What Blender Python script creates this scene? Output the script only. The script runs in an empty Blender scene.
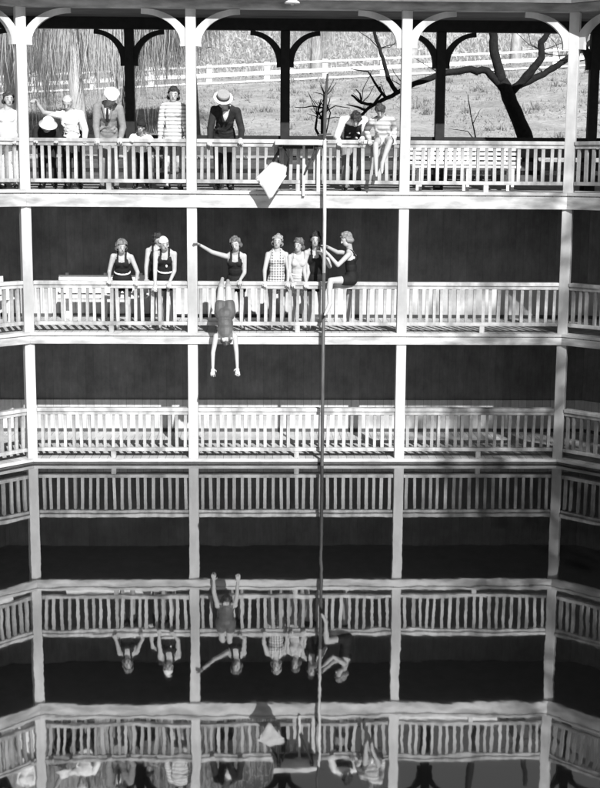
import bpy, bmesh, math, random
from mathutils import Vector, Matrix, noise
random.seed(7)
R = math.radians
scn = bpy.context.scene
COL = scn.collection
Z0, Z1, Z2, Z3 = 0.0, 4.58, 2.235, 0.087      # water, top, middle and bottom deck
C = 4.466                                      # half the length of a gallery side
MX = 1.75                                      # middle columns
DEP = 2.35                                     # depth of the galleries
LW = 2 * C

# ---------------------------------------------------------------- materials (the place is in black and white)
def mat(name, a, rough=.7, var=.15, scale=6., bump=0., stretch=(1, 1, 1), a2=None, spec=.3, streak=None, rnd=0):
    m = bpy.data.materials.new(name); m.use_nodes = True
    nt = m.node_tree; N = nt.nodes; L = nt.links
    b = N['Principled BSDF']; b.inputs['Roughness'].default_value = rough
    b.inputs['Specular IOR Level'].default_value = spec
    tc = N.new('ShaderNodeTexCoord'); mp = N.new('ShaderNodeMapping'); mp.inputs['Scale'].default_value = stretch
    L.new(tc.outputs['Object'], mp.inputs['Vector'])
    nz = N.new('ShaderNodeTexNoise'); nz.inputs['Scale'].default_value = scale; nz.inputs['Detail'].default_value = 6
    nz.inputs['Roughness'].default_value = .65
    L.new(mp.outputs[0], nz.inputs['Vector'])
    cr = N.new('ShaderNodeValToRGB')
    lo = a * (1 - var) if a2 is None else a2
    hi = a * (1 + var) if a2 is None else a
    cr.color_ramp.elements[0].position = .32; cr.color_ramp.elements[1].position = .68
    cr.color_ramp.elements[0].color = (lo, lo, lo, 1); cr.color_ramp.elements[1].color = (hi, hi, hi, 1)
    L.new(nz.outputs['Fac'], cr.inputs['Fac'])
    out = cr.outputs['Color']
    if streak:                                  # weather stains running down or along
        mp2 = N.new('ShaderNodeMapping'); mp2.inputs['Scale'].default_value = streak[0]
        L.new(tc.outputs['Object'], mp2.inputs['Vector'])
        n2 = N.new('ShaderNodeTexNoise'); n2.inputs['Scale'].default_value = 1.; n2.inputs['Detail'].default_value = 5
        L.new(mp2.outputs[0], n2.inputs['Vector'])
        r2 = N.new('ShaderNodeValToRGB'); r2.color_ramp.elements[0].position = .36; r2.color_ramp.elements[1].position = .6
        k = streak[1]; r2.color_ramp.elements[0].color = (k, k, k, 1); r2.color_ramp.elements[1].color = (1, 1, 1, 1)
        L.new(n2.outputs['Fac'], r2.inputs['Fac'])
        mx = N.new('ShaderNodeMix'); mx.data_type = 'RGBA'; mx.blend_type = 'MULTIPLY'; mx.inputs['Factor'].default_value = 1
        L.new(out, mx.inputs[6]); L.new(r2.outputs[0], mx.inputs[7]); out = mx.outputs[2]
    if rnd:                                     # every piece weathered a little differently
        oi = N.new('ShaderNodeObjectInfo'); mr = N.new('ShaderNodeMapRange'); mr.inputs[3].default_value = 1 - rnd; mr.inputs[4].default_value = 1.0
        L.new(oi.outputs['Random'], mr.inputs[0])
        m3 = N.new('ShaderNodeMix'); m3.data_type = 'RGBA'; m3.blend_type = 'MULTIPLY'; m3.inputs['Factor'].default_value = 1
        L.new(out, m3.inputs[6]); L.new(mr.outputs[0], m3.inputs[7]); out = m3.outputs[2]
    L.new(out, b.inputs['Base Color'])
    if bump:
        bp = N.new('ShaderNodeBump'); bp.inputs['Strength'].default_value = 1; bp.inputs['Distance'].default_value = bump
        L.new(nz.outputs['Fac'], bp.inputs['Height']); L.new(bp.outputs[0], b.inputs['Normal'])
    return m

def boards(name, a, width, axis, var=.25, seam=.25, rough=.8, bump=.004, fine=None, gapw=.04, mott=.35):
    """planks of a given width laid side by side along one object axis"""
    m = bpy.data.materials.new(name); m.use_nodes = True
    nt = m.node_tree; N = nt.nodes; L = nt.links
    b = N['Principled BSDF']; b.inputs['Roughness'].default_value = rough; b.inputs['Specular IOR Level'].default_value = .2
    tc = N.new('ShaderNodeTexCoord'); sp = N.new('ShaderNodeSeparateXYZ'); L.new(tc.outputs['Object'], sp.inputs[0])
    def M(op, x, y=None):
        n = N.new('ShaderNodeMath'); n.operation = op
        for i, v in enumerate((x, y)):
            if v is None: continue
            if isinstance(v, (int, float)): n.inputs[i].default_value = v
            else: L.new(v, n.inputs[i])
        return n.outputs[0]
    t = M('DIVIDE', sp.outputs[axis], width)
    fl = M('FLOOR', t); fr = M('FRACT', t)
    wn = N.new('ShaderNodeTexWhiteNoise'); wn.noise_dimensions = '1D'; L.new(fl, wn.inputs['W'])
    tone = M('ADD', M('MULTIPLY', wn.outputs['Value'], 2 * var), 1 - var)
    edge = M('MINIMUM', fr, M('SUBTRACT', 1., fr))
    sm = M('GREATER_THAN', edge, gapw / 2)
    sm = M('ADD', M('MULTIPLY', sm, 1 - seam), seam)
    nz = N.new('ShaderNodeTexNoise'); nz.inputs['Scale'].default_value = 1; nz.inputs['Detail'].default_value = 7
    nz.inputs['Roughness'].default_value = .7
    mp = N.new('ShaderNodeMapping'); sc = [3.5, 3.5, 3.5]; sc[axis] = 14
    mp.inputs['Scale'].default_value = fine or sc
    L.new(tc.outputs['Object'], mp.inputs['Vector']); L.new(mp.outputs[0], nz.inputs['Vector'])
    gr = M('ADD', M('MULTIPLY', nz.outputs['Fac'], .8), .6)
    n3 = N.new('ShaderNodeTexNoise'); n3.inputs['Scale'].default_value = 1.3; n3.inputs['Detail'].default_value = 8; n3.inputs['Roughness'].default_value = .7
    L.new(tc.outputs['Object'], n3.inputs['Vector'])
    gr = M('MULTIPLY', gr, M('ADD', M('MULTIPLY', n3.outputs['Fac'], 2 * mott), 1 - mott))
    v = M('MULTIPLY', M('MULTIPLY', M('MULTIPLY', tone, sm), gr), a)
    cb = N.new('ShaderNodeCombineColor')
    for i in range(3): L.new(v, cb.inputs[i])
    L.new(cb.outputs[0], b.inputs['Base Color'])
    bp = N.new('ShaderNodeBump'); bp.inputs['Strength'].default_value = .8; bp.inputs['Distance'].default_value = bump
    L.new(M('ADD', sm, M('MULTIPLY', nz.outputs['Fac'], .5)), bp.inputs['Height']); L.new(bp.outputs[0], b.inputs['Normal'])
    return m

def pattern(name, kind, a1, a2, size, rough=.85):
    m = bpy.data.materials.new(name); m.use_nodes = True
    nt = m.node_tree; N = nt.nodes; L = nt.links
    b = N['Principled BSDF']; b.inputs['Roughness'].default_value = rough; b.inputs['Specular IOR Level'].default_value = .15
    tc = N.new('ShaderNodeTexCoord'); sp = N.new('ShaderNodeSeparateXYZ'); L.new(tc.outputs['Object'], sp.inputs[0])
    def M(op, x, y):
        n = N.new('ShaderNodeMath'); n.operation = op
        for i, v in enumerate((x, y)):
            if isinstance(v, (int, float)): n.inputs[i].default_value = v
            else: L.new(v, n.inputs[i])
        return n.outputs[0]
    def band(o, s, duty): return M('LESS_THAN', M('FRACT', M('DIVIDE', o, s), 0), duty)
    if kind == 'stripe': f = band(sp.outputs[2], size, .45)
    else: f = M('MULTIPLY', M('ADD', band(sp.outputs[2], size, .45), band(sp.outputs[0], size, .45)), .5)
    mx = N.new('ShaderNodeMix'); mx.data_type = 'RGBA'
    L.new(f, mx.inputs['Factor']); mx.inputs[6].default_value = (a1, a1, a1, 1); mx.inputs[7].default_value = (a2, a2, a2, 1)
    L.new(mx.outputs[2], b.inputs['Base Color'])
    return m

M_WHITE = mat('white_paint', .56, .55, .10, 3., .002, streak=((2.2, 2.2, .5), .55))
M_RAIL = mat('rail_paint', .56, .55, .12, 9., .001, streak=((5, 5, 2), .5), rnd=.32)
M_FASC = mat('fascia_paint', .54, .6, .14, 4., .002, (1, 1, 3), streak=((1.6, 1.6, 6), .52))
M_FLOOR = boards('deck_boards', .50, .14, 0, .15, .4, gapw=.06)
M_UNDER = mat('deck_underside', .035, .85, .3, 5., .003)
M_WALL = boards('wall_boards', .17, .15, 0, .09, .82, gapw=.05, mott=.85)  # upper boards darkened to carry the shade under the decks
M_LITWALL = boards('sunlit_wall_boards', .52, .15, 0, .12, .5, gapw=.05)  # light tone puts the sunlit foot of the wall into the colour
M_EAVE = mat('eave_paint', .13, .8, .25, 5., .002)
M_STONE = mat('wet_wall', .10, .6, .5, 2., .02)
M_DARK = mat('dark_stained_wood', .014, .7, .35, 8., .002)
M_DARKB = mat('dark_fence_board', .07, .8, .4, 5., .003, (1, 1, 4))
M_CEIL = boards('ceiling_boards', .16, .12, 1, .2, .4, gapw=.07)
def leafy(name, a, a2, scale, trans=.4):
    m = mat(name, a, .95, 0, scale, a2=a2, spec=.05); nt = m.node_tree; N = nt.nodes; L = nt.links
    src = N['Principled BSDF'].inputs['Base Color'].links[0].from_socket
    d = N.new('ShaderNodeBsdfDiffuse'); t = N.new('ShaderNodeBsdfTranslucent'); mx = N.new('ShaderNodeMixShader'); mx.inputs[0].default_value = trans
    L.new(src, d.inputs[0]); L.new(src, t.inputs[0]); L.new(d.outputs[0], mx.inputs[1]); L.new(t.outputs[0], mx.inputs[2])
    L.new(mx.outputs[0], N['Material Output'].inputs['Surface']); return m
M_SHIN = mat('roof_shingle', .08, .9, .3, 8., .006)
M_POLE = mat('pole_wood', .55, .6, .3, 4., .002, (6, 6, .8))
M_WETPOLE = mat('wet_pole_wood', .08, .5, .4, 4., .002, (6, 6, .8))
M_BENCH = mat('bench_paint', .72, .6, .12, 7., .001)
M_CANVAS = mat('canvas', .55, .85, .10, 7., .004, streak=((4, 4, 4), .7))
M_IRON = mat('iron', .06, .5, .3, 10.)
M_ENAMEL = mat('white_enamel', .8, .3, .05, 5.)
M_SKIN = mat('skin', .40, .6, .08, 14.)
M_LIP = mat('lip', .16, .6, .1)
M_EYE = mat('eye', .06, .4, .1)
M_SHOE = mat('shoe_leather', .015, .4, .2)
M_STRAP = mat('white_webbing', .75, .8, .1)
M_HAT = mat('straw', .72, .8, .12, 40., .002)
M_CROWN = mat('straw_crown', .30, .8, .15, 40., .002)
M_BAND = mat('hat_band', .03, .7, .1)
CLOTH = dict(whitecloth=mat('white_cloth', .74, .9, .12, 12., .008), darkcloth=mat('dark_cloth', .018, .9, .4, 10., .008),
             greycloth=mat('grey_cloth', .17, .9, .25, 12., .008), palesuit2=mat('pale_suit', .23, .9, .18, 10., .01),
             darksuit=mat('dark_suit', .02, .85, .4, 8., .01), palesuit=mat('pale_bathing_suit', .46, .85, .1, 14., .004),
             divesuit=mat('wet_swimsuit', .085, .55, .3, 6., .006), check=pattern('checked_cotton', 'check', .62, .12, .045),
             stripe=pattern('striped_knit', 'stripe', .66, .30, .062), palestripe=pattern('pale_striped_cloth', 'stripe', .62, .34, .07))
M_BARK = mat('dark_bark', .012, .9, .5, 14., .02)
M_PBARK = mat('pale_bark', .42, .9, .3, 6., .03, (1, 1, .4))
M_GRASS = mat('dry_grass', .54, .95, 0, 6, .04, a2=.33, spec=.05, streak=((.9, .9, .9), .75))
M_TUFT = leafy('grass_blade', .50, .32, 1.2)
M_MOSS = leafy('grey_moss', .50, .30, .9)
M_MOSSD = leafy('dark_moss', .60, .28, .7, .5)
M_MOSSP = leafy('pale_moss', .82, .60, .8, .6)
M_LEAF = mat('oak_leaf', .07, .7, .5, 1.5)
M_FENCE = mat('fence_paint', .78, .7, .08, 3.)

def cloth_tone(t):
    k = 'suit_%d' % int(t * 1000)
    return bpy.data.materials.get(k) or mat(k, t, .8, .3, 9., .004)
def hair_tone(t):
    k = 'hair_%d' % int(t * 1000)
    return bpy.data.materials.get(k) or mat(k, t, .5, .55, 30., .02, (1, 1, .5))

# ---------------------------------------------------------------- mesh helpers
def box(bm, x0, x1, y0, y1, z0, z1):
    v = [bm.verts.new((x, y, z)) for z in (z0, z1) for y in (y0, y1) for x in (x0, x1)]
    for f in ((0, 2, 3, 1), (4, 5, 7, 6), (0, 1, 5, 4), (2, 6, 7, 3), (0, 4, 6, 2), (1, 3, 7, 5)):
        bm.faces.new([v[i] for i in f])
def prism(bm, pts, z0, z1):
    lo = [bm.verts.new((x, y, z0)) for x, y in pts]; hi = [bm.verts.new((x, y, z1)) for x, y in pts]
    n = len(pts)
    bm.faces.new(lo[::-1]); bm.faces.new(hi)
    for i in range(n): bm.faces.new((lo[i], lo[(i + 1) % n], hi[(i + 1) % n], hi[i]))
def tube(bm, pts, radii, n=8, cap=True):
    pts = [Vector(p) for p in pts]
    if isinstance(radii, (int, float)): radii = [radii] * len(pts)
    rings = []; ref = None
    for i, p in enumerate(pts):
        d = (pts[min(i + 1, len(pts) - 1)] - pts[max(i - 1, 0)]).normalized()
        if ref is None: ref = d.orthogonal().normalized()
        a = (ref - d * ref.dot(d)).normalized(); ref = a; b = d.cross(a)
        rings.append([bm.verts.new(p + (a * math.cos(2 * math.pi * k / n) + b * math.sin(2 * math.pi * k / n)) * radii[i]) for k in range(n)])
    for r, s in zip(rings, rings[1:]):
        for k in range(n): bm.faces.new((r[k], r[(k + 1) % n], s[(k + 1) % n], s[k]))
    if cap: bm.faces.new(rings[0][::-1]); bm.faces.new(rings[-1])
def sweep_flat(bm, pts, wy, th):
    """a bar swept along pts in the XZ plane: depth wy in Y (two values), thickness th per point"""
    rows = []
    for i, (x, z) in enumerate(pts):
        a, b = pts[max(i - 1, 0)], pts[min(i + 1, len(pts) - 1)]
        d = Vector((b[0] - a[0], b[1] - a[1])).normalized(); n = Vector((-d.y, d.x)); t = th[i] / 2
        rows.append([bm.verts.new((x + s * n.x * t, y, z + s * n.y * t)) for s, y in ((-1, wy[0]), (1, wy[0]), (1, wy[1]), (-1, wy[1]))])
    for r, s in zip(rows, rows[1:]):
        for k in range(4): bm.faces.new((r[k], r[(k + 1) % 4], s[(k + 1) % 4], s[k]))
    bm.faces.new(rows[0][::-1]); bm.faces.new(rows[-1])
def lathe(bm, prof, n=20, mtx=None):
    rings = []
    for r, z in prof:
        ring = [Vector((r * math.cos(2 * math.pi * k / n), r * math.sin(2 * math.pi * k / n), z)) for k in range(n)]
        rings.append([bm.verts.new(mtx @ p if mtx else p) for p in ring])
    for a, b in zip(rings, rings[1:]):
        for k in range(n): bm.faces.new((a[k], a[(k + 1) % n], b[(k + 1) % n], b[k]))
    bm.faces.new(rings[0][::-1]); bm.faces.new(rings[-1])
FINAL = []
def obj(name, bm, m, parent=None, smooth=False, bevel=0):
    bmesh.ops.recalc_face_normals(bm, faces=bm.faces)
    me = bpy.data.meshes.new(name); bm.to_mesh(me); bm.free()
    me.materials.append(m)
    if smooth:
        for p in me.polygons: p.use_smooth = True
    o = bpy.data.objects.new(name, me); COL.objects.link(o)
    if parent: o.parent = parent
    if bevel:
        b = o.modifiers.new('bevel', 'BEVEL'); b.width = bevel; b.segments = 2; b.limit_method = 'ANGLE'
    return o
def tag(o, label, cat, group=None, kind=None):
    if label: o['label'] = label
    if cat: o['category'] = cat
    if group: o['group'] = group
    if kind: o['kind'] = kind
    return o
def thing(name, label, cat, loc=(0, 0, 0), rz=0, group=None):
    o = bpy.data.objects.new(name, None); COL.objects.link(o)
    o.location = loc; o.rotation_euler = (0, 0, rz); o.empty_display_size = .2
    return tag(o, label, cat, group, 'thing')
BM = bmesh.new

# ---------------------------------------------------------------- the three gallery sides that can be seen
# each side: origin, turn about z; local x runs along the water edge, y into the gallery
S45 = math.sqrt(.5)
SIDES = {'middle': ((-C, 0), 0.), 'left': ((-C - LW * S45, -LW * S45), R(45)), 'right': ((C, 0), R(-45))}
K22 = math.tan(R(22.5))
BAYX = (0, C - MX, C + MX, LW)
def place(name, side, z=0, **k):
    (x, y), a = SIDES[side]
    return thing(name, k.pop('label'), k.pop('cat'), (x, y, z), a, k.get('group'))

def deck(side, z, h, fz0, fz1, label, top):
    """floor with mitred ends, nosing board, fascia, joists"""
    t = place('gallery_deck', side, z, label=label, cat='gallery deck', group='gallery decks round the pool')
    bm = BM(); y0 = -.02; y1 = DEP - .01
    prism(bm, [(-y0 * K22, y0), (LW + y0 * K22, y0), (LW + y1 * K22, y1), (-y1 * K22, y1)], -h, 0)
    fl = obj('floorboards', bm, M_FLOOR, t)
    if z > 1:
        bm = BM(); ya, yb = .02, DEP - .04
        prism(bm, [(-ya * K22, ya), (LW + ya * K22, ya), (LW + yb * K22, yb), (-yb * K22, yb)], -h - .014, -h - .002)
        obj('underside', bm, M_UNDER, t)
    bm = BM(); ya, yb = -.055, -.021
    prism(bm, [(-ya * K22, ya), (LW + ya * K22, ya), (LW + yb * K22, yb), (-yb * K22, yb)], -.055, -.001)
    obj('nosing', bm, M_FASC, fl, bevel=.006)
    bm = BM(); ya, yb = -.05, -.021
    prism(bm, [(-ya * K22, ya), (LW + ya * K22, ya), (LW + yb * K22, yb), (-yb * K22, yb)], fz0 - z, fz1 - z)
    obj('fascia', bm, M_FASC if z > 1 else M_DARKB, t, bevel=.004)
    return t
BASIN = [('middle', 'middle'), ('left', 'left wing'), ('right', 'right wing')]
for side, w in BASIN:
    deck(side, Z1, .12, 4.303, 4.505, 'topmost gallery deck with broad white fascia, ' + {'middle': 'straight ahead over the water', 'left': 'on the left wing', 'right': 'on the right wing'}[side], True)
    deck(side, Z2, .10, 2.043, 2.165, 'second gallery deck with narrow white fascia, ' + {'middle': 'straight ahead under the bathers', 'left': 'on the left wing', 'right': 'on the right wing'}[side], False)
    deck(side, Z3, .30, -.20, .018, 'lowest gallery deck at the waterline, ' + {'middle': 'straight ahead', 'left': 'on the left wing', 'right': 'on the right wing'}[side], False)
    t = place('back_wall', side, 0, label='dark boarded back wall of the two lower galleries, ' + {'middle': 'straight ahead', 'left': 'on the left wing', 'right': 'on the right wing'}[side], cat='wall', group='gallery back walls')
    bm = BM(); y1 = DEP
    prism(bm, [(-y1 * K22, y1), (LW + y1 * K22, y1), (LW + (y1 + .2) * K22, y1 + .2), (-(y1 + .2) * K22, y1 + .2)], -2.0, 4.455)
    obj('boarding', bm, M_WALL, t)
    bm = BM()
    for z in (Z3, Z2):
        yb = DEP - .003
        prism(bm, [(-(yb - .05) * K22, yb - .05), (LW + (yb - .05) * K22, yb - .05), (LW + (yb - .031) * K22, yb - .031), (-(yb - .031) * K22, yb - .031)], z + .002, z + .06)
    obj('skirting', bm, M_DARKB, t)
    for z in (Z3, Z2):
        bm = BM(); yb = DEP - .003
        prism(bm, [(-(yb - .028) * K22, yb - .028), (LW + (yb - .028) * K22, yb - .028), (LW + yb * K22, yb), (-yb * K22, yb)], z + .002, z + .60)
        obj('sunlit_band', bm, M_LITWALL, t)  # pale strip painted up to the sun line, for sun on the lower wall

# columns
def bracket_bm(s, x0, span, zlo, zhi, y0, y1, th=.11):
    bm = BM(); pts = []; ths = []
    n = 12
    for i in range(n + 1):
        a = i / n * math.pi / 2
        pts.append((x0 + s * (span - span * math.cos(a)), zlo + (zhi - zlo) * math.sin(a)))
        ths.append(th * (1.0 + .75 * (1 - i / n) ** 2.2 - .25 * i / n))
    sweep_flat(bm, pts, (y0, y1), ths)
    return bm
BEAM = 7.47
def column(side, x, label, corner=0):
    t = thing('gallery_column', label, 'column', group='white columns along the water edge')
    (ox, oy), a = SIDES[side]
    t.location = (ox + x * math.cos(a), oy + x * math.sin(a), 0); t.rotation_euler = (0, 0, a + corner * R(22.5))
    bm = BM(); box(bm, -.083, .083, -.019, .147, -2., BEAM - .002)
    sh = obj('shaft', bm, M_WHITE, t, bevel=.008)
    for s in (-1, 1):
        o = obj('bracket', bracket_bm(s, s * .075, .72, 6.88, BEAM - .045, .02, .10), M_WHITE, sh)
        if corner: o.rotation_euler = (0, 0, R(-22.5) * s)
    return t
column('middle', 0, 'white column at the left corner of the gallery, where the wing turns', 1)
column('middle', C - MX, 'white column gripped by the woman with the outstretched arm')
column('middle', C + MX, 'white column next to the boy seated on the top rail')
column('middle', LW, 'white column at the right corner of the gallery, where the wing turns', -1)
for i, x in enumerate(BAYX[:3]):
    column('left', x, 'white column on the left wing, outside the picture', 0)
for i, x in enumerate(BAYX[1:]):
    column('right', x, 'white column on the right wing, outside the picture', 0)

# railings, one per bay and deck
def railing(side, x0, x1, z, label):
    t = place('balcony_railing', side, z, label=label, cat='railing', group='white balustrades of the galleries')
    h = {Z1: .83, Z2: .85, Z3: .862}[z]
    bm = BM(); box(bm, x0, x1, -.002, .128, h - .062, h); obj('top_rail', bm, M_RAIL, t, bevel=.01)
    bm = BM(); box(bm, x0, x1, .025, .10, h - .118, h - .065); obj('under_rail', bm, M_RAIL, t)
    bm = BM(); box(bm, x0, x1, .02, .105, .115, .175); obj('bottom_rail', bm, M_RAIL, t, bevel=.006)
    xm = (x0 + x1) / 2
    bm = BM(); box(bm, xm - .04, xm + .04, .025, .10, 0, .113); obj('rail_foot', bm, M_RAIL, t)
    n = int(round((x1 - x0) / .1345)); first = None
    for k in range(n):
        x = x0 + (k + .5) * (x1 - x0) / n
        if first is None:
            bm = BM(); box(bm, -.026, .026, .042, .084, .176, h - .119)
            o = first = obj('baluster', bm, M_RAIL, t)
        else:
            o = first.copy(); COL.objects.link(o); o.parent = t
        o.location = (x + random.uniform(-.004, .004), random.uniform(-.004, .004), 0); o.rotation_euler = (0, random.gauss(0, .011), random.gauss(0, .12)); o.scale = (random.uniform(.88, 1.1), 1, 1)
WH = {Z1: 'top deck', Z2: 'middle deck', Z3: 'bottom deck at the water'}
H8 = .084
for z in (Z1, Z2, Z3):
    railing('middle', BAYX[0] + H8, BAYX[1] - H8, z, 'white balustrade of the %s, between left corner column and gripped column' % WH[z])
    railing('middle', BAYX[1] + H8, BAYX[2] - H8, z, 'long white balustrade of the %s, crossed by the tall pole' % WH[z])
    railing('middle', BAYX[2] + H8, BAYX[3] - H8, z, 'white balustrade of the %s, between the two columns on the right' % WH[z])
    railing('left', BAYX[2] + H8, BAYX[3] - H8, z, 'white balustrade of the %s on the left wing, beyond the corner' % WH[z])
    railing('right', BAYX[0] + H8, BAYX[1] - H8, z, 'white balustrade of the %s on the right wing, beyond the corner' % WH[z])

for z in (Z1, Z2, Z3):                          # seen only from further round
    railing('left', BAYX[1] + H8, BAYX[2] - H8, z, 'white balustrade of the %s on the left wing, second bay' % WH[z])
    railing('right', BAYX[1] + H8, BAYX[2] - H8, z, 'white balustrade of the %s on the right wing, second bay' % WH[z])

# roof over the top deck
for side, w in BASIN:
    t = place('gallery_roof', side, 0, label='roof over the top deck with dark boarded ceiling, ' + {'middle': 'straight ahead', 'left': 'on the left wing', 'right': 'on the right wing'}[side], cat='roof', group='roofs over the top deck')
    def slab(name, ya, yb, za, zb, m, bev=0):
        bm = BM(); prism(bm, [(-ya * K22, ya), (LW + ya * K22, ya), (LW + yb * K22, yb), (-yb * K22, yb)], za, zb)
        return obj(name, bm, m, t, bevel=bev)
    slab('front_beam', -.03, .16, BEAM, 7.60, M_FASC)
    slab('rear_beam', 2.52, 2.68, 7.40, 7.60, M_DARK)
    slab('ceiling', -.36, 3.1, 7.603, 7.66, M_CEIL)
    slab('eave_board', -.39, -.361, 7.56, 7.72, M_EAVE)
    bm = BM()
    v = []
    for y, z in ((-.38, 7.72), (1.3, 8.35), (3.15, 7.72)):
        v.append((bm.verts.new((-y * K22, y, z)), bm.verts.new((LW + y * K22, y, z))))
    bm.faces.new((v[0][0], v[0][1], v[1][1], v[1][0])); bm.faces.new((v[1][0], v[1][1], v[2][1], v[2][0]))
    bm.faces.new((v[0][0], v[1][0], v[2][0])); bm.faces.new((v[0][1], v[2][1], v[1][1])); bm.faces.new((v[0][0], v[2][0], v[2][1], v[0][1]))
    obj('shingles', bm, M_SHIN, t)

# rear posts
def rear_post(x, y, rz, label):
    t = thing('rear_post', label, 'post', (x, y, 0), rz, 'dark posts at the back of the top deck')
    bm = BM(); box(bm, -.085, .085, -.08, .08, 4.3, 7.398); sh = obj('shaft', bm, M_DARK, t, bevel=.008)
    for s in (-1, 1):
        obj('bracket', bracket_bm(s, s * .07, .56, 6.76, 7.355, -.05, .05, .10), M_DARK, sh)
RP = {-2.993: 'dark rear post behind the capped child on the top deck', -.18: 'dark rear post standing right of the boater hat', 2.65: 'dark rear post standing in front of the long bare tree limb',
      5.46: 'dark rear post at the right corner of the top deck, beyond the corner column', -5.8: 'dark rear post at the left corner of the top deck'}
for x, l in RP.items(): rear_post(x, 2.6, 0, l)

# low dark board fence closing the back of the top deck
for side, w in BASIN:
    t = place('rear_railing', side, Z1, label='dark low board fence closing the back of the top deck, ' + {'middle': 'straight ahead', 'left': 'on the left wing', 'right': 'on the right wing'}[side], cat='fence', group='dark board fences behind the top deck')
    ya = 2.70
    def strip(name, z0, z1, m, a=ya, d=.03):
        bm = BM(); b = a + d
        prism(bm, [(-a * K22, a), (LW + a * K22, a), (LW + b * K22, b), (-b * K22, b)], z0, z1); return obj(name, bm, m, t)
    strip('top_rail', .85, .96, M_DARK, ya - .05, .12)
    for z0, z1 in ((.10, .28), (.36, .52), (.60, .76)): strip('board', z0, z1, M_DARKB)
    for k in range(9):
        x = -.9 + k * (LW + 1.8) / 8; bm = BM()
        box(bm, x - .04, x + .04, ya + .032, ya + .11, -.1, .838); obj('stake', bm, M_DARK, t)

# five remaining sides of the basin: plain stone wall; water; ground
CY = -C * (1 + math.sqrt(2))                    # centre of the octagon
def octo(ap, k0=0, k1=8):
    r = ap / math.cos(R(22.5))
    return [(r * math.sin(R(45 * k - 22.5)), CY + r * math.cos(R(45 * k - 22.5))) for k in range(k0, k1 + 1)]
AP = -CY + DEP
t = thing('basin_wall', 'plain stone wall closing the rest of the pool basin, behind the viewer', 'wall')
bm = BM(); a, b = octo(AP, 2, 7), octo(AP + .25, 2, 7)
for i in range(5): prism(bm, [a[i], a[i + 1], b[i + 1], b[i]], -2., 4.44)
obj('stonework', bm, M_STONE, t)

m = bpy.data.materials.new('pool_water'); m.use_nodes = True
nt = m.node_tree; N = nt.nodes; L = nt.links; b = N['Principled BSDF']
b.inputs['Base Color'].default_value = (.006, .006, .006, 1); b.inputs['Roughness'].default_value = .024
b.inputs['IOR'].default_value = WATER_IOR = 4.3
tc = N.new('ShaderNodeTexCoord')
hs = None
for sc, st, am in ((1.1, (1, .55, 1), 1.), (4.5, (1, .6, 1), .16)):
    mp = N.new('ShaderNodeMapping'); mp.inputs['Scale'].default_value = st; L.new(tc.outputs['Object'], mp.inputs[0])
    nz = N.new('ShaderNodeTexNoise'); nz.inputs['Scale'].default_value = sc; nz.inputs['Detail'].default_value = 2; L.new(mp.outputs[0], nz.inputs[0])
    mu = N.new('ShaderNodeMath'); mu.operation = 'MULTIPLY'; mu.inputs[1].default_value = am; L.new(nz.outputs['Fac'], mu.inputs[0])
    if hs is None: hs = mu.outputs[0]
    else:
        ad = N.new('ShaderNodeMath'); L.new(hs, ad.inputs[0]); L.new(mu.outputs[0], ad.inputs[1]); hs = ad.outputs[0]
bp = N.new('ShaderNodeBump'); bp.inputs['Distance'].default_value = .0020; L.new(hs, bp.inputs['Height']); L.new(bp.outputs[0], b.inputs['Normal'])
bm = BM(); bm.faces.new([bm.verts.new((x, y, 0)) for x, y in octo(AP + .1)[:8]][::-1])
o = obj('water', bm, m); tag(o, 'dark still pool water mirroring the galleries', 'water', kind='structure')

def sst(a, b, x):
    t = min(1, max(0, (x - a) / (b - a))); return t * t * (3 - 2 * t)
def odist(x, y):
    return max((x * math.sin(R(45 * k)) + (y - CY) * math.cos(R(45 * k))) for k in range(8)) - AP
def hill(x, y):
    d = max(0, odist(x, y))
    f = sst(-6, 6, y)
    up = .1445 * min(d, 28) + .07 * max(0, min(d - 28, 40))
    tilt = .055 * max(-25, min(x, 30)) * sst(0, 26, d)
    return 4.47 + f * (up + tilt) + (1 - f) * .03 * min(d, 60)
def ground_z(x, y):
    d = max(0, odist(x, y))
    return hill(x, y) + (noise.noise((x * .35, y * .35, 0)) * .16 + noise.noise((x * 1.3, y * 1.3, 4)) * .05) * sst(.5, 5, d)
bm = BM(); na = 240; rows = []
rad = [0, .3, .7, 1.2, 1.8, 2.5]
while rad[-1] < 30: rad.append(rad[-1] + .55)
while rad[-1] < 420: rad.append(rad[-1] * 1.14)
for d in rad:
    row = []
    for k in range(na):
        th = 2 * math.pi * k / na
        r0 = AP / math.cos(((th + R(22.5)) % R(45)) - R(22.5))
        x, y = (r0 + d) * math.sin(th), CY + (r0 + d) * math.cos(th)
        row.append(bm.verts.new((x, y, ground_z(x, y))))
    rows.append(row)
for a, c in zip(rows, rows[1:]):
    for k in range(na): bm.faces.new((a[k], a[(k + 1) % na], c[(k + 1) % na], c[k]))
o = obj('ground', bm, M_GRASS, smooth=True); tag(o, 'dry grassy hillside rising behind the pavilion', 'ground', kind='structure')

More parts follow.
